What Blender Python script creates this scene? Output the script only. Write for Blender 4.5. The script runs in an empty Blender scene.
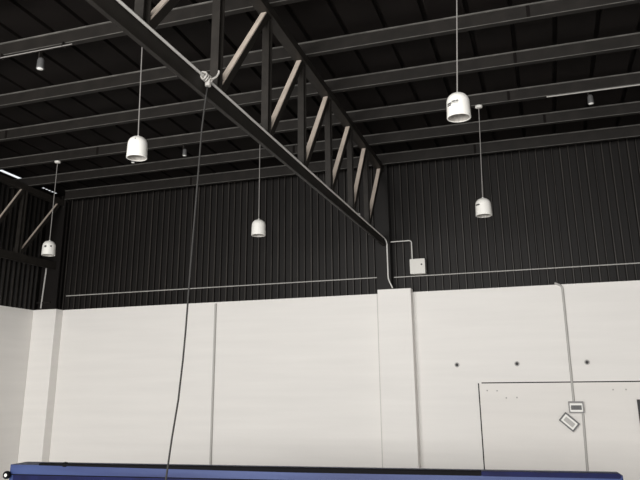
import bpy, math, random
from mathutils import Vector, Matrix
random.seed(7)
SC = bpy.context.scene
COL = SC.collection
PI = math.pi

# ------------------------------------------------------------------ materials
def mat(name, col, rough=.6, metal=0.0, noise=0.0, nscale=(4, 4, 4), bump=0.0, bscale=40.0, spec=.5, col2=None):
    m = bpy.data.materials.new(name); m.use_nodes = True
    nt = m.node_tree; b = nt.nodes['Principled BSDF']
    b.inputs['Base Color'].default_value = (*col, 1); b.inputs['Roughness'].default_value = rough
    b.inputs['Metallic'].default_value = metal; b.inputs['Specular IOR Level'].default_value = spec
    tc = nt.nodes.new('ShaderNodeTexCoord')
    if noise > 0:
        mp = nt.nodes.new('ShaderNodeMapping'); mp.inputs['Scale'].default_value = nscale
        n = nt.nodes.new('ShaderNodeTexNoise'); n.inputs['Scale'].default_value = 1.0; n.inputs['Detail'].default_value = 5
        r = nt.nodes.new('ShaderNodeValToRGB')
        c2 = col2 if col2 else tuple(c * (1 - noise) for c in col)
        r.color_ramp.elements[0].color = (*c2, 1); r.color_ramp.elements[0].position = .3
        r.color_ramp.elements[1].color = (*col, 1); r.color_ramp.elements[1].position = .7
        nt.links.new(tc.outputs['Object'], mp.inputs['Vector']); nt.links.new(mp.outputs[0], n.inputs['Vector'])
        nt.links.new(n.outputs['Fac'], r.inputs['Fac']); nt.links.new(r.outputs[0], b.inputs['Base Color'])
    if bump > 0:
        n2 = nt.nodes.new('ShaderNodeTexNoise'); n2.inputs['Scale'].default_value = bscale; n2.inputs['Detail'].default_value = 3
        bp = nt.nodes.new('ShaderNodeBump'); bp.inputs['Strength'].default_value = bump; bp.inputs['Distance'].default_value = .01
        nt.links.new(tc.outputs['Object'], n2.inputs['Vector']); nt.links.new(n2.outputs['Fac'], bp.inputs['Height'])
        nt.links.new(bp.outputs[0], b.inputs['Normal'])
    return m

M_WALL = mat('white_wall_paint', (.80, .78, .75), .7, noise=.05, nscale=(.5, .5, 7), bump=.12, bscale=25)
M_FLOOR = mat('pale_concrete', (.50, .485, .475), .5, noise=.25, nscale=(1, 1, 1), bump=.1)
M_CLAD = mat('black_cladding_paint', (.0095, .0081, .0074), .55, noise=.35, nscale=(9, 9, .6), spec=.2)
M_CREST = mat('lit_black_cladding', (.046, .041, .036), .5, noise=.6, nscale=(14, 14, 1.5), spec=.3)  # light caught on the rib crests, painted as a lighter tone
M_ROOF = mat('black_roof_paint', (.0085, .0067, .006), .75, noise=.35, nscale=(2, 2, 2), spec=.1)
M_STEEL = mat('dark_steel_paint', (.0165, .0142, .0122), .6, noise=.4, nscale=(6, 6, 6), bump=.1, bscale=60, spec=.25)
M_TRUSS = mat('black_truss_paint', (.021, .0182, .0155), .55, noise=.4, nscale=(8, 8, 8), bump=.1, bscale=60, spec=.25)
M_EDGE = mat('steel_edge_highlight', (.13, .125, .115), .5, noise=.6, nscale=(5, 9, 9))  # bright line on the purlin edges: a highlight put into the colour
M_PALE = mat('pale_beige', (.68, .585, .50), .7, noise=.3, nscale=(10, 3, 3))  # beige tone for the strips on top of the truss diagonals
M_WHITE = mat('white_enamel', (.80, .79, .75), .35, noise=.06, nscale=(9, 9, 9))
M_INNER = mat('grey_reflector', (.42, .40, .37), .4, noise=.3, nscale=(30, 30, 30))
M_DULL = mat('dull_conduit', (.40, .39, .37), .5)
M_CORD = mat('grey_cord', (.24, .23, .22), .5)
M_CONDUIT = mat('white_conduit', (.66, .65, .62), .45)
M_GREYPIPE = mat('grey_pipe_paint', (.43, .42, .40), .5)
M_BLACK = mat('black_rubber', (.006, .006, .007), .85, spec=.08)
M_INK = mat('dark_print', (.02, .02, .02), .6)
M_ROPE = mat('grey_rope', (.018, .017, .016), .8, bump=.4, bscale=120)
M_TIE = mat('pale_tie_wire', (.55, .53, .50), .5)
M_BLUE = mat('blue_vinyl', (.042, .070, .190), .45, noise=.5, nscale=(.45, 3, 5), bump=.1, bscale=7, spec=.3, col2=(.008, .016, .080))  # fade from dark to pale paints the vinyl's sheen into its colour
M_NAVY = mat('navy_vinyl', (.009, .012, .060), .6, spec=.1, col2=(.007, .008, .03), noise=.3, nscale=(4, 4, 4))
M_BOX = mat('pale_grey_plastic', (.62, .61, .57), .45)
M_GAP = mat('dark_gap', (.02, .018, .017), .9)
M_DOOR = mat('white_door_paint', (.78, .755, .72), .65, noise=.05, nscale=(.5, .5, 7), bump=.12, bscale=25)
M_DARKGREY = mat('dark_grey_plastic', (.10, .10, .10), .5)
M_BACKBOX = mat('mid_grey_plastic', (.22, .215, .21), .5)
M_LENS = mat('pale_lens', (.85, .85, .82), .2)

# ------------------------------------------------------------------ mesh builder
class MB:
    def __init__(s): s.v = []; s.f = []; s.sm = []
    def quadmesh(s, vs, fs, smooth=False):
        o = len(s.v); s.v += [tuple(v) for v in vs]
        for f in fs: s.f.append(tuple(i + o for i in f)); s.sm.append(smooth)
    def box(s, x0, x1, y0, y1, z0, z1, rot=None, at=(0, 0, 0)):
        vs = [Vector((x, y, z)) for z in (z0, z1) for y in (y0, y1) for x in (x0, x1)]
        if rot: vs = [rot @ v for v in vs]
        a = Vector(at); vs = [v + a for v in vs]
        s.quadmesh(vs, [(0, 2, 3, 1), (4, 5, 7, 6), (0, 1, 5, 4), (2, 6, 7, 3), (0, 4, 6, 2), (1, 3, 7, 5)]); return s
    def bevbox(s, x0, x1, y0, y1, z0, z1, r, axis='x', n=4, rot=None, at=(0, 0, 0)):
        """box whose edges along one axis are rounded"""
        def prof(a0, a1, b0, b1):
            p = []
            for ca, cb, t0 in ((a1 - r, b1 - r, 0), (a0 + r, b1 - r, PI/2), (a0 + r, b0 + r, PI), (a1 - r, b0 + r, 1.5*PI)):
                for k in range(n + 1):
                    t = t0 + PI/2*k/n; p.append((ca + r*math.cos(t), cb + r*math.sin(t)))
            return p
        if axis == 'x': P = prof(y0, y1, z0, z1); mk = lambda q, e: Vector((e, q[0], q[1])); e0, e1 = x0, x1
        elif axis == 'y': P = prof(x0, x1, z0, z1); mk = lambda q, e: Vector((q[0], e, q[1])); e0, e1 = y0, y1
        else: P = prof(x0, x1, y0, y1); mk = lambda q, e: Vector((q[0], q[1], e)); e0, e1 = z0, z1
        vs = [mk(q, e0) for q in P] + [mk(q, e1) for q in P]
        if rot: vs = [rot @ v for v in vs]
        a = Vector(at); vs = [v + a for v in vs]; m = len(P)
        s.quadmesh(vs, [(i, (i+1) % m, m+(i+1) % m, m+i) for i in range(m)] + [tuple(range(m))[::-1], tuple(range(m, 2*m))]); return s
    def beam(s, a, b, w, h, side=(1, 0, 0), off=0.0):
        """rectangular bar from a to b: w along side, h across"""
        a = Vector(a); b = Vector(b); d = (b - a).normalized(); sd = Vector(side); sd = (sd - d*sd.dot(d)).normalized(); u = sd.cross(d)
        vs = [p + sd*(w/2*i) + u*(h/2*j + off) for p in (a, b) for i, j in ((-1, -1), (1, -1), (1, 1), (-1, 1))]
        s.quadmesh(vs, [(3, 2, 1, 0), (4, 5, 6, 7), (0, 1, 5, 4), (1, 2, 6, 5), (2, 3, 7, 6), (3, 0, 4, 7)]); return s
    def tube(s, pts, r, n=8):
        pts = [Vector(p) for p in pts]; rings = []
        up = None
        for i, p in enumerate(pts):
            d = (pts[min(i+1, len(pts)-1)] - pts[max(i-1, 0)]).normalized()
            if up is None: up = Vector((0, 0, 1)) if abs(d.z) < .9 else Vector((0, 1, 0))
            a = (up - d*up.dot(d)).normalized(); up = a; b = d.cross(a)
            rings.append([p + a*(r*math.cos(2*PI*k/n)) + b*(r*math.sin(2*PI*k/n)) for k in range(n)])
        vs = [v for q in rings for v in q]
        fs = [(i*n+k, i*n+(k+1) % n, (i+1)*n+(k+1) % n, (i+1)*n+k) for i in range(len(pts)-1) for k in range(n)]
        s.quadmesh(vs, fs, True)
        s.quadmesh(rings[0], [tuple(range(n))[::-1]]); s.quadmesh(rings[-1], [tuple(range(n))]); return s
    def lathe(s, prof, n=28, at=(0, 0, 0), rot=None):
        a = Vector(at); vs = []; m = len(prof)
        for r, z in prof:
            for k in range(n):
                v = Vector((r*math.cos(2*PI*k/n), r*math.sin(2*PI*k/n), z)); vs.append((rot @ v if rot else v) + a)
        s.quadmesh(vs, [(i*n+k, i*n+(k+1) % n, (i+1)*n+(k+1) % n, (i+1)*n+k) for i in range(m-1) for k in range(n)], True); return s
    def patch(s, rz, z0, z1, a0, a1, n=5, lift=.0015):
        """a printed mark lying on a lathe surface rz(z)"""
        vs = []; 
        for i in range(n+1):
            a = a0 + (a1-a0)*i/n
            for j in range(4):
                z = z0 + (z1-z0)*j/3; r = rz(z) + lift; vs.append((r*math.cos(a), r*math.sin(a), z))
        s.quadmesh(vs, [(i*4+j, (i+1)*4+j, (i+1)*4+j+1, i*4+j+1) for i in range(n) for j in range(3)]); return s
    def build(s, name, m, parent=None):
        me = bpy.data.meshes.new(name); me.from_pydata(s.v, [], s.f); me.materials.append(m)
        for p, q in zip(me.polygons, s.sm): p.use_smooth = q
        me.update(); o = bpy.data.objects.new(name, me); COL.objects.link(o)
        if parent: o.parent = parent
        return o

def tag(o, label=None, cat=None, group=None, kind=None):
    if label: o['label'] = label
    if cat: o['category'] = cat
    if group: o['group'] = group
    if kind: o['kind'] = kind
    return o
def thing(name, label, cat, loc=(0, 0, 0), rz=0, group=None):
    o = bpy.data.objects.new(name, None); COL.objects.link(o); o.location = loc; o.rotation_euler = (0, 0, rz); o.empty_display_size = .1
    return tag(o, label, cat, group)
def copy_tree(o, parent=None):
    c = o.copy(); COL.objects.link(c); c.parent = parent
    for ch in [q for q in bpy.data.objects if q.parent == o]: copy_tree(ch, c)
    return c
def centred(o):
    """put a mesh object's origin at the middle of its base"""
    me = o.data; xs = [v.co for v in me.vertices]
    c = Vector(((min(v.x for v in xs)+max(v.x for v in xs))/2, (min(v.y for v in xs)+max(v.y for v in xs))/2, min(v.z for v in xs)))
    me.transform(Matrix.Translation(-c)); o.location = c
    return o

# ------------------------------------------------------------------ place dimensions (metres; floor z = 0, camera above the origin)
H = 1.8
XL, XR = -10.31, 5.6           # side walls
YB, YR = 12.0, -4.0           # back wall, open rear end
ZW = 3.43                     # top of the white masonry
def zpur(y): return 5.96 - .027*(y - 6.2)     # underside of the purlins: the roof falls gently towards the back wall
HP = .18
def zroof(y): return zpur(y) + HP + .004

# ------------------------------------------------------------------ setting
struct = lambda o: tag(o, kind='structure')
struct(MB().box(XL-.2, XR+.2, YR, YB+.2, -.15, 0).build('floor', M_FLOOR))
wb = struct(MB().box(XL-.2, XR+.2, YB, YB+.2, 0, ZW).build('wall_back', M_WALL))
MB().bevbox(-2.805, -2.20, 11.80, YB+.001, 0, 3.475, .012, 'z').build('pilaster', M_WALL, wb)
MB().box(-2.864, -2.855, YB-.003, YB+.001, 0, ZW).build('joint', M_GREYPIPE, wb)
MB().bevbox(XL+.001, -9.725, 11.775, YB+.001, 0, ZW, .012, 'z').build('pilaster', M_WALL, wb)
wl = struct(MB().box(XL-.2, XL, YR, YB, 0, ZW).build('wall_left', M_WALL))
wr = struct(MB().box(XR, XR+.2, YR, YB, 0, ZW).build('wall_right', M_WALL))

def ribbed(u0, u1, pitch, wide, deep):
    """profile of a ribbed sheet along u: list of (u, d) with d towards the room"""
    P = []; u = u0; k = 0
    while u < u1 - pitch:
        w = wide*(1 + .25*math.sin(k*2.4)); s = .012
        P += [(u, 0), (u + s, deep), (u + s + w, deep), (u + 2*s + w, 0)]; u += pitch; k += 1
    P.append((u1, 0)); return P
def clad(P, z0, zt, plane, pos, sign):
    vs = []
    for u, d in P:
        for z in (z0, zt(u)):
            vs.append((u, pos + sign*d, z) if plane == 'y' else (pos + sign*d, u, z))
    return vs, [(2*i, 2*i+2, 2*i+3, 2*i+1) for i in range(len(P)-1)]
def sheet(P, z0, zt, plane, pos, sign, parent):
    b = MB(); b.quadmesh(*clad(P, z0, zt, plane, pos, sign)); o = b.build('cladding', M_CLAD, parent)
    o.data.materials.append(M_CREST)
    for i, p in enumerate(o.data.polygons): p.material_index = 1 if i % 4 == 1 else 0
    return o
sheet(ribbed(XL, XR, .137, .016, .035), ZW, lambda u: 5.992, 'y', YB+.03, -1, wb)
MB().box(XL-.2, XR+.2, YB+.06, YB+.1, ZW, 5.995).build('sheathing', M_ROOF, wb)
sheet(ribbed(YR, YB, .137, .03, .04), ZW, lambda u: zroof(u)+.005, 'x', XL-.03, 1, wl)
# eave sheets closing the strip between roof and left wall, with open slots where daylight leaks in
XE = XL + .30
b = MB(); slots = [(10.15, 10.76)] + [(11.36 + .095*k, 11.435 + .095*k) for k in range(5)]
y = YR
for a, c in slots + [(YB+.1, YB+.1)]:
    vs = [(px, yy, zroof(yy)+dz) for px in (XL-.1, XE) for yy in (y, a) for dz in (0, .01)]
    b.quadmesh(vs, [(0, 2, 6, 4), (1, 5, 7, 3), (0, 1, 3, 2), (4, 6, 7, 5), (0, 4, 5, 1), (2, 3, 7, 6)]); y = c
b.quadmesh([(px, yy, zroof(yy)+.002) for px in (XL-.1, XE-.10) for yy in (10.1, 10.8)], [(0, 1, 3, 2)])
b.quadmesh([(px, yy, zroof(yy)+.002) for px in (XL-.1, XE-.05) for yy in (11.3, 11.9)], [(0, 1, 3, 2)])
b.build('eave_sheet', M_ROOF, wl)
sheet(ribbed(YR, YB, .137, .03, .04), ZW, lambda u: zroof(u)+.02, 'x', XR+.03, -1, wr)

# roof sheet: flat pans with narrow recessed grooves running away from the camera
b = MB(); P = []; x = XE
while x < XR + .3:
    P += [(x, 0), (x + .44, 0), (x + .445, .06), (x + .495, .06)]; x += .5
vs = []
for px, d in P:
    for yy in (YR, YB+.3): vs.append((px, yy, zroof(yy) + d))
b.quadmesh(vs, [(2*i, 2*i+1, 2*i+3, 2*i+2) for i in range(len(P)-1)])
vs = []
for px in (XE, XR+.3):
    for yy in (YR, YB+.3): vs.append((px, yy, zroof(yy) + .1))
b.quadmesh(vs, [(0, 1, 3, 2)])
struct(b.build('ceiling', M_ROOF))

# walled-up double door, flush panel with an open joint round it
XD0, XD1, ZD = -1.165, 1.45, 1.85
d = struct(MB().box(XD0+.02, XD1-.02, YB-.012, YB+.001, 0, ZD-.016).build('door_1', M_DOOR))
b = MB(); b.box(XD0+.06, XD1+.35, YB-.008, YB, ZD-.016, ZD+.002); b.box(XD0, XD0+.018, YB-.008, YB, 0, ZD-.01); b.box(XD1-.02, XD1-.004, YB-.008, YB, 0, ZD-.016)
b.build('joint', M_GAP, d)
b = MB(); b.box(XD0+.06, XD1+.35, YB-.011, YB, ZD+.002, ZD+.014); b.build('edge_bead', M_WALL, d)
b = MB(); b.box(1.255, 1.30, YB-.05, YB-.012, 1.07, 1.57); b.build('pull_handle', M_INK, d)
for sx, sz in ((-1.02, 1.72), (-.86, 1.715), (-.72, 1.60), (-.55, 1.605), (.93, 1.72), (1.12, 1.72)):
    MB().lathe([(0, -.004), (.011, -.003), (.013, 0)], 8, (sx, YB-.0125, sz), Matrix.Rotation(-PI/2, 3, 'X')).build('screw', M_GREYPIPE, d)

# ------------------------------------------------------------------ steel columns on the pilasters
def column(x0, x1, y0, y1, z0, label):
    t = thing('steel_column', label, 'column', ((x0+x1)/2, (y0+y1)/2, z0))
    w = (x1-x0)/2; dd = (y1-y0)/2; h = zpur(y0) - .02 - z0
    b = MB(); b.box(-w, w, -dd, -dd+.03, .02, h); b.box(-w, w, dd-.03, dd, .02, h); b.box(-.02, .02, -dd+.03, dd-.03, .02, h); b.build('shaft', M_CLAD, t)
    MB().box(-w-.01, w+.01, -dd-.005, dd, 0, .02).build('base_plate', M_STEEL, t)
    MB().box(-w, w, -dd, dd, h, h+.018).build('cap_plate', M_STEEL, t)
    return t
column(-2.81, -2.55, 11.815, 11.945, 3.475, 'black steel column on the middle white pilaster where the truss ends')
column(-10.22, -9.76, 11.80, 11.945, ZW, 'black steel column on the white pilaster in the left corner')

# ------------------------------------------------------------------ purlins
PY = [5.10, 6.19, 7.41, 8.51, 9.655, 10.70, 11.66]
names = ['dark steel roof purlin farthest from the back wall, high at the upper left',
         'dark steel roof purlin sixth from the back wall, above the two nearest pendant lamps',
         'dark steel roof purlin fifth from the back wall, behind the nearest right pendant cord',
         'dark steel roof purlin fourth from the back wall, level with the nearest right pendant',
         'dark steel roof purlin third from the back wall, carrying the three far pendant lamps',
         'dark steel roof purlin second from the back wall, over the dark cladding',
         'dark steel roof purlin nearest the back wall, along the top of the dark cladding']
def purlin(y, label, splices, xs=XL, dz=0, HP=HP):
    z = zpur(y)+dz; t = thing('roof_purlin', label, 'roof purlin', ((xs+XR)/2, y, z), 0, 'dark steel roof purlins')
    L = (XR-xs)/2 - .01
    b = MB(); b.box(-L, L, 0, .012, .012, HP-.012)
    b.box(-L, L, 0, .075, 0, .012); b.box(-L, L, 0, .075, HP-.012, HP)
    b.build('channel', M_STEEL, t)
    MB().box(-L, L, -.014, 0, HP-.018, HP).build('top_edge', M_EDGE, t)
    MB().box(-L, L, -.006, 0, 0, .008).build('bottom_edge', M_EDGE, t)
    for sx in splices:
        c = sx - (xs+XR)/2
        MB().box(c-.02, c+.02, -.008, 0, .008, HP-.02).build('splice', M_ROOF, t)
    return t
SPL = [[-6.9, .1], [-4.4, .9], [-8.0, .15], [-8.4, -.05], [-7.4, -.2], [-4.0, .3], [-6.6, -.9]]
for yy, nm, sp in zip(PY, names, SPL): purlin(yy, nm, sp, *((XL, 0, HP) if yy < 11 else (XL+.62, -.03, .205)))
# ------------------------------------------------------------------ trusses
VY = [.3, 1.5, 2.7, 3.87, 5.09, 6.28, 7.43, 8.54, 9.67, 10.66, 11.75]
ZC0, ZC1 = 4.27, 4.43
def truss(X, label, first, sw=.062):
    t = thing('roof_truss', label, 'roof truss', (X, 6.0, ZC0), 0, 'black steel roof trusses')
    y0, y1 = VY[first]-.5, 11.81
    R = lambda p: (p[0]-X, p[1]-6.0, p[2]-ZC0)
    w = .065
    ht = .11
    bc = MB().box(-.062, .0, y0-6, y1-6, ZC1-ZC0-.014, ZC1-ZC0)
    bc.box(-.012, 0, y0-6, y1-6, 0, ZC1-ZC0-.014); bc.box(-.062, -.05, y0-6, y1-6, .03, ZC1-ZC0-.014)
    bc.box(-.03, .010, y0-6, y1-6, -.004, .010)
    bc.build('bottom_chord', M_TRUSS, t)
    b = MB(); a = R((X-.022, y0, zpur(y0)-ht/2-.005)); c = R((X-.022, y1, zpur(y1)-ht/2-.005)); b.beam(a, c, .13, ht); b.build('top_chord', M_TRUSS, t)
    for i in range(first, len(VY)-1):
        y = VY[i]
        zt = zpur(y) - ht
        b = MB(); q = R((X-.022, y, 0))
        b.box(q[0]-.04, q[0]+.04, q[1]-.05, q[1]-.038, ZC1-ZC0, zt-ZC0); b.box(q[0]-.04, q[0]+.04, q[1]+.038, q[1]+.05, ZC1-ZC0, zt-ZC0); b.box(q[0]-.008, q[0]+.008, q[1]-.038, q[1]+.038, ZC1-ZC0, zt-ZC0)
        b.build('vertical', M_TRUSS, t)
        yn = VY[i+1]
        a = Vector(R((X-.022, y+.07, ZC1+.02))); c = Vector(R((X-.022, yn-.04, zpur(yn)-ht+.02)))
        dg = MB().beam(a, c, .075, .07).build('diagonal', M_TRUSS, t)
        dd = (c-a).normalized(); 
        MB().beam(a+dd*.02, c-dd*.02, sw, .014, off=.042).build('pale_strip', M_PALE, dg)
        g = MB().box(-.075, -.063, q[1]-.07, q[1]+.14, ZC1-ZC0-.1, ZC1-ZC0+.1); g.build('gusset_plate', M_TRUSS, t)
    return t
XT = -2.645
truss(XT, 'long black steel truss with pale diagonals running across the roof to the middle column', 1)
truss(-9.84, 'black steel truss with pale diagonals close beside the left wall', 4, .034)

# ------------------------------------------------------------------ conduits and wiring
def curve_pts(P, r=.05, n=4):
    """round the corners of a polyline"""
    P = [Vector(p) for p in P]; out = [P[0]]
    for i in range(1, len(P)-1):
        a = (P[i-1]-P[i]); c = (P[i+1]-P[i]); q = min(r, a.length*.45, c.length*.45); a.normalize(); c.normalize()
        s, e = P[i]+a*q, P[i]+c*q
        for k in range(n+1):
            u = k/n; out.append(s*(1-u)**2 + P[i]*2*u*(1-u) + e*u*u)
    out.append(P[-1]); return out
def run(name, P, r, m, label, cat, rr=.05):
    return centred(tag(MB().tube(curve_pts(P, rr), r).build(name, m), label, cat))
xc = XT + .022
t = thing('conduit', 'thin white conduit along the bottom of the long truss and down the middle column', 'conduit', (XT, 6.0, 4.40))
R = lambda p: (p[0]-XT, p[1]-6.0, p[2]-4.40)
MB().tube(curve_pts([R(p) for p in [(xc, .9, 4.415), (xc, 5, 4.42), (xc, 8, 4.405), (xc, 11.75, 4.395), (-2.597, 11.80, 4.33), (-2.597, 11.80, 3.66), (-2.52, 11.79, 3.49)]], .06), .0125).build('pipe', M_CONDUIT, t)
for yy in (9.95,):
    MB().bevbox(-.018, .018, -.012, .012, -.02, .02, .006, 'y', at=R((xc, yy, 4.413))).build('clip', M_GREYPIPE, t)
run('wall_conduit', [(-9.66, YB-.025, 3.725), (-2.83, YB-.025, 3.725)], .0105, M_DULL, 'thin pale conduit along the dark cladding left of the middle column', 'conduit')
run('wall_conduit', [(-2.53, YB-.025, 3.71), (XR-.05, YB-.025, 3.71)], .0105, M_DULL, 'thin pale conduit along the dark cladding right of the middle column', 'conduit')
t = thing('junction_box', 'pale square junction box on the dark cladding right of the middle column', 'junction box', (-2.066, YB-.01, 3.735))
MB().bevbox(-.13, .13, -.14, 0, 0, .26, .012, 'y').build('case', M_BOX, t)
MB().bevbox(-.135, .135, -.152, -.14, -.004, .264, .012, 'y').build('lid', M_BOX, t)
MB().lathe([(0, .006), (.014, .004), (.016, 0)], 10, (.075, -.152, .16), Matrix.Rotation(PI/2, 3, 'X')).build('lock', M_INK, t)
run('box_conduit', [(-2.54, 11.86, 4.345), (-2.17, 11.93, 4.36), (-2.17, 11.93, 4.0)], .0105, M_CONDUIT, 'short white conduit bending from the middle column down into the square box', 'conduit', .05)
run('wall_pipe', [(-6.112, YB-.018, ZW-.03), (-6.112, YB-.018, .02)], .022, M_GREYPIPE, 'straight grey pipe running down the white wall beside the rope', 'pipe')
run('switch_conduit', [(.22, YB-.02, 3.455), (.335, YB-.02, 3.40), (.325, YB-.022, 1.53)], .019, M_GREYPIPE, 'grey conduit dropping down the white wall to the switch box', 'conduit', .1)
run('switch_conduit', [(.445, YB-.02, 1.36), (.405, YB-.02, .02)], .019, M_GREYPIPE, 'grey conduit running down from under the switch box across the door panel', 'conduit')
run('corner_conduit', [(-10.08, 11.782, 4.40), (-10.125, 11.782, 3.46)], .016, M_GREYPIPE, 'grey conduit on the black column in the left corner', 'conduit')
centred(tag(MB().bevbox(-10.24, -9.90, 11.77, 11.798, 3.565, 3.595, .008, 'x').build('conduit_bracket', M_STEEL), 'small dark cross bracket on the left corner column', 'bracket'))
run('purlin_conduit', [(.33, 9.66, zpur(9.655)-.0095), (XR-.05, 9.66, zpur(9.655)-.0095)], .0095, M_DULL, 'thin pale conduit under the purlin at the upper right', 'conduit')
pc = run('purlin_conduit', [(XL+.1, 6.15, zpur(6.19)-.055), (-5.22, 6.15, zpur(6.19)-.055)], .007, M_CORD, 'thin grey conduit under the purlin at the upper left', 'conduit')

for k in range(6):
    o = MB().box(-.006, .006, -.008, .05, -.004, .062, at=(-2.4+k*.95, 0, .007)).build('hanger', M_STEEL, pc)
# switch boxes
t = thing('switch_box', 'grey switch box with a white plate of three dark switches on the wall conduit', 'switch box', (.352, YB-.012, 1.365))
MB().bevbox(-.115, .115, -.06, 0, 0, .18, .01, 'y').build('back_box', M_BACKBOX, t)
MB().bevbox(-.095, .095, -.072, -.06, .02, .15, .01, 'y').build('face_plate', M_WHITE, t)
for k in range(3): MB().bevbox(-.028, .028, -.082, -.072, -.035, .035, .006, 'y', at=((k-1)*.052, 0, .085)).build('rocker', M_DARKGREY, t)
t = thing('socket_box', 'tilted loose grey box hanging below the switch box', 'socket box', (.225, YB-.012, 1.23))
t.rotation_euler = (0, math.radians(42), 0)
MB().bevbox(-.135, .135, -.05, 0, -.085, .085, .008, 'y').build('back_box', M_DARKGREY, t)
MB().bevbox(-.112, .112, -.058, -.05, -.062, .062, .008, 'y').build('face_plate', M_WHITE, t)
MB().bevbox(-.085, .085, -.064, -.058, -.035, .035, .006, 'y').build('insert', M_GREYPIPE, t)
# wall anchors
for sx, sz, lb in ((-1.495, 2.146, 'small dark round anchor hole in the white wall, left of the three'), (-.504, 2.146, 'small dark round anchor hole in the white wall, middle of the three'), (.591, 2.15, 'small dark round anchor hole in the white wall, right of the conduit')):
    t = thing('wall_anchor', lb, 'wall anchor', (sx, YB, sz), 0, 'anchors in the wall above the door')
    rx = Matrix.Rotation(PI/2, 3, 'X')
    MB().lathe([(.026, 0), (.042, 0), (.042, .008), (.026, .010), (.026, 0)], 14, rot=rx).build('collar', M_GREYPIPE, t)
    MB().lathe([(0, .006), (.027, .005)], 12, rot=rx).build('core', M_INK, t)

# ------------------------------------------------------------------ pendant lamps
RP = .1155; HL = .258
def rz(z):
    if z < .03: return RP
    if z < .15: return RP - .004*(z-.03)/.12
    u = (z-.15)/(HL-.15); return (RP-.004)*max(0, 1-u**2.25)**(1/2.25)
def make_lamp(drop, label, lean=0):
    t = thing('pendant_lamp', label, 'pendant lamp', (0, 0, 0), 0, 'white dome pendant lamps')
    prof = [(rz(HL*i/22), HL*i/22) for i in range(23)]
    MB().lathe([(RP-.012, .003)] + prof + [(0, HL)]).build('shade', M_WHITE, t)
    MB().lathe([(RP-.012, .004), (RP-.012, -.004), (RP+.0015, -.004), (RP+.0015, .012), (RP-.001, .016)]).build('rim', M_WHITE, t)
    MB().lathe([(RP-.012, .0), (RP-.016, .05), (.085, .12), (.04, .15), (0, .155)]).build('reflector', M_INNER, t)
    MB().lathe([(0, .04), (.03, .045), (.038, .07), (.03, .11), (.02, .15)], 16).build('bulb', M_WHITE, t)
    MB().lathe([(.018, HL-.01), (.016, HL+.006), (.009, HL+.014), (.004, HL+.016)], 14).build('cap', M_WHITE, t)
    MB().tube([(0, 0, HL+.01), (lean, 0, drop-.01)], .0068, 6).build('cord', M_CORD, t)
    MB().lathe([(0, drop-.032), (.05, drop-.03), (.055, drop-.022), (.055, drop), (0, drop)], 18, (lean, 0, 0)).build('canopy', M_WHITE, t)
    return t
Y1, Y2 = 6.225, 9.685
spots = [(-.609, Y1, 4.318, 'A', 'white dome pendant lamp with dark lettering at the upper right, nearest right of the truss'),
         (-4.232, Y1, 4.330, 'B', 'plain white dome pendant lamp at the upper left, left of the rope'),
         (-4.220, Y2, 4.150, 'C', 'white dome pendant lamp between the rope and the far end of the truss'),
         (-.690, Y2, 4.165, 'D', 'white dome pendant lamp with one short dark mark, against the right-hand cladding'),
         (-8.28, Y2, 4.108, 'E', 'white dome pendant lamp with two dark spots beside the left corner column')]
for x, y, z, key, lb in spots:
    t = make_lamp(zpur(y) - z, lb, {'A': .08, 'D': .045, 'B': -.035}.get(key, 0)); t.location = (x, y, z)
    ca = math.atan2(-y, -x)                       # bearing of the place one looks from
    if key == 'A':
        b = MB(); b.patch(rz, .098, .111, ca-1.08, ca-.62); b.patch(rz, .116, .130, ca-1.08, ca-.58)
        for k in range(5): b.patch(rz, .124, .144, ca-.55+k*.125, ca-.55+k*.125+.09, 2)
        b.patch(rz, .114, .118, ca-.55, ca+.05, 6)
        b.build('lettering', M_INK, t)
    elif key == 'D': MB().patch(rz, .135, .155, ca-1.15, ca-.45).build('printed_mark', M_INK, t)
    elif key == 'E':
        MB().patch(rz, .12, .155, ca-.75, ca-.40).build('printed_mark', M_INK, t); MB().patch(rz, .13, .155, ca+.15, ca+.40).build('printed_mark', M_INK, t)
    elif key == 'B': MB().patch(rz, .19, .205, ca-.35, ca-.25).build('printed_mark', M_INK, t)

# ------------------------------------------------------------------ small ceiling spotlights
def spot(x, y, z, lb, zl, k=1.0):
    t = thing('ceiling_spotlight', lb, 'spotlight', (x, y, z), 0, 'small spotlights under the purlins')
    d = z - zl                                     # drop from purlin to lens
    MB().box(-.03, -.012, -.02, .02, -d*.6, 0).build('bracket', M_STEEL, t)
    MB().lathe([(0, -d+.15*k), (.03*k, -d+.145*k), (.042*k, -d+.12*k), (.046*k, -d+.02*k), (.050*k, -d), (.040*k, -d)], 16).build('housing', M_DARKGREY, t)
    MB().lathe([(.040*k, -d), (.034*k, -d-.008*k), (0, -d-.012*k)], 16).build('lens', M_LENS, t)
spot(-5.736, 6.225, zpur(6.225), 'small dark spotlight with a pale lens at the far upper left', 5.69, 1.0)
spot(.918, 9.685, zpur(9.685), 'small dark spotlight under the purlin at the upper right', 5.675, .9)
spot(-5.629, 9.685, zpur(9.685), 'small dark spotlight under the purlin just left of the rope', 5.665, .8)
spot(-6.654, 9.685, zpur(9.685), 'small dark spotlight just below the upper left pendant lamp', 5.655, .75)

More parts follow.
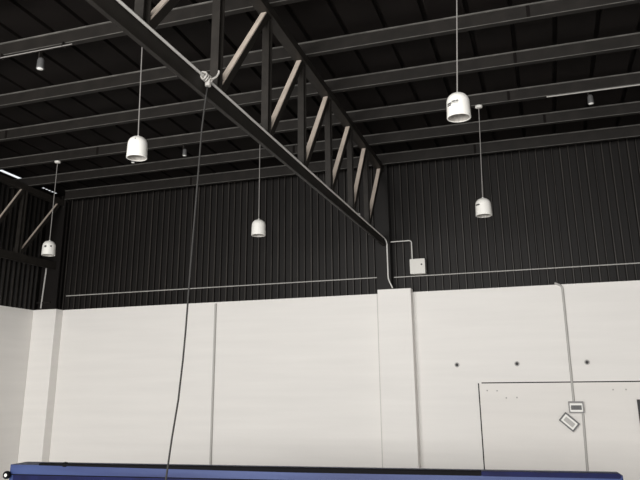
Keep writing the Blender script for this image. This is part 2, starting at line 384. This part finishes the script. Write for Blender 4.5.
# ------------------------------------------------------------------ rope hanging from the truss
t = thing('hanging_rope', 'long thin grey rope tied to the truss and hanging in front of the white wall', 'rope', (-2.62, 4.84, 4.40))
R = lambda p: (p[0]+2.62, p[1]-4.84, p[2]-4.40)
MB().tube([R(p) for p in [(-2.612, 4.84, 4.40), (-2.635, 4.84, 4.2), (-2.657, 4.84, 3.948), (-2.683, 4.84, 3.324), (-2.709, 4.84, 2.732), (-2.727, 4.84, 2.249), (-2.740, 4.84, 2.016), (-2.765, 4.84, 1.713), (-2.807, 4.84, 1.418), (-2.839, 4.84, 1.138), (-2.88, 4.84, .6), (-2.91, 4.84, .15), (-2.93, 4.80, .012), (-3.0, 4.6, .012)]], .0075, 8).build('rope', M_ROPE, t)
b = MB()
for k in range(4):                                # loops tied round the chord's pipe
    P = []
    for i in range(15):
        a = 2*PI*i/14; P.append(R((-2.612 + .028*math.cos(a), 4.755 + .034*k + .012*math.sin(a*2), 4.415 + .034*math.sin(a))))
    b.tube(P, .0085, 6)
b.build('knot', M_TIE, t)
MB().tube([R(p) for p in [(-2.60, 4.82, 4.41), (-2.575, 4.85, 4.42), (-2.555, 4.88, 4.45), (-2.545, 4.90, 4.49), (-2.548, 4.91, 4.52)]], .009, 6).build('loose_end', M_TIE, t)
MB().bevbox(-.022, .022, -.022, .022, -.03, .03, .01, 'z', at=R((-2.608, 4.83, 4.375))).build('clamp', M_TIE, t)

# ------------------------------------------------------------------ long blue barrier in the foreground
A = Vector((-5.61, 6.30)); B2 = Vector((.53, 6.86)); ang = math.atan2(B2.y-A.y, B2.x-A.x); Lb = (B2-A).length
t = thing('barrier', 'long blue barrier with a black rail along its top edge below the white wall', 'barrier', (A.x, A.y, 0), ang)
ZT = 1.026
MB().bevbox(0, Lb, 0, .30, .06, ZT, .018, 'z', 5).build('body', M_BLUE, t)
MB().box(.02, Lb-.02, -.012, .0, .925, .932).build('front_trim', M_BLACK, t)
MB().bevbox(.06, Lb-.06, -.010, .002, .08, .925, .004, 'x').build('front_panel', M_NAVY, t)
def rail(x0, x1, d0, d1, h):
    b = MB(); vs = [(x, y, z) for x, d in ((x0, d0), (x1, d1)) for y, z in ((-.014, ZT-d), (.06, ZT-d), (.06, ZT+h), (-.008, ZT+h), (-.014, ZT+h-.006))]
    b.quadmesh(vs, [(i, (i+1) % 5, 5+(i+1) % 5, 5+i) for i in range(5)] + [(4, 3, 2, 1, 0), (5, 6, 7, 8, 9)]); return b
b = rail(.36, 3.2, .001, .024, .018); b2 = rail(3.2, 4.95, .024, .022, .018); b.quadmesh(b2.v, b2.f); b.build('top_rail', M_BLACK, t)
MB().bevbox(4.95, Lb-.02, -.014, .06, ZT-.024, ZT+.018, .016, 'y').build('rail_cover', M_NAVY, t)
MB().lathe([(0, .018), (.02, .014), (.026, .01), (.026, -.03)], 14, (.66, .01, ZT+.018)).build('rail_stud', M_BLACK, t)
rk = Matrix.Rotation(PI/2, 3, 'X')
kn = MB().lathe([(0, .05), (.028, .05), (.04, .038), (.04, .01), (.02, -.01), (.02, -.03)], 18, (.0, -.01, .925), rk).build('end_knob', M_BLACK, t)
MB().lathe([(0, .006), (.016, .005), (.018, 0)], 12, (.006, -.061, .925), rk).build('knob_cap', M_WHITE, kn)
for k in range(5):
    MB().box(.05+k*(Lb-.25)/4, .15+k*(Lb-.25)/4, .03, .27, 0, .06).build('foot', M_BLACK, t)

# ------------------------------------------------------------------ light: daylight through the open rear end, sky outside
w = bpy.data.worlds.new('sky'); SC.world = w; w.use_nodes = True
bg = w.node_tree.nodes['Background']; bg.inputs['Color'].default_value = (.93, .96, 1, 1); bg.inputs['Strength'].default_value = 1.0
def area(name, loc, rot, sx, sy, power, col):
    l = bpy.data.lights.new(name, 'AREA'); l.shape = 'RECTANGLE'; l.size = sx; l.size_y = sy; l.energy = power; l.color = col
    o = bpy.data.objects.new(name, l); COL.objects.link(o); o.location = loc; o.rotation_euler = rot; return o
area('daylight_opening', (-3.2, YR+.05, 2.7), (PI/2, 0, 0), 10, 3.2, 1830, (1, .975, .94))

# ------------------------------------------------------------------ camera
MR = ((0.9493279005602885, 0.3141633983259724, -0.008825892026949502), (0.09247686980067994, -0.2523839236157472, 0.9631979981562404), (-0.30037404310236765, 0.9152069242813874, 0.2686479480244356))
cam = bpy.data.cameras.new('camera'); co = bpy.data.objects.new('camera', cam); COL.objects.link(co)
r, u, f = (Vector(q) for q in MR)
m = Matrix((r, u, -f)).transposed().to_4x4(); m.translation = (0, 0, H); co.matrix_world = m
cam.sensor_width = 36; cam.lens = 672.49165/640*36; cam.shift_y = -(240-199.52)/640; cam.clip_start = .05
SC.camera = co
vs_ = SC.view_settings; vs_.view_transform = 'Standard'; vs_.look = 'None'; vs_.gamma = 1; vs_.use_curve_mapping = False; vs_.exposure = 0.0
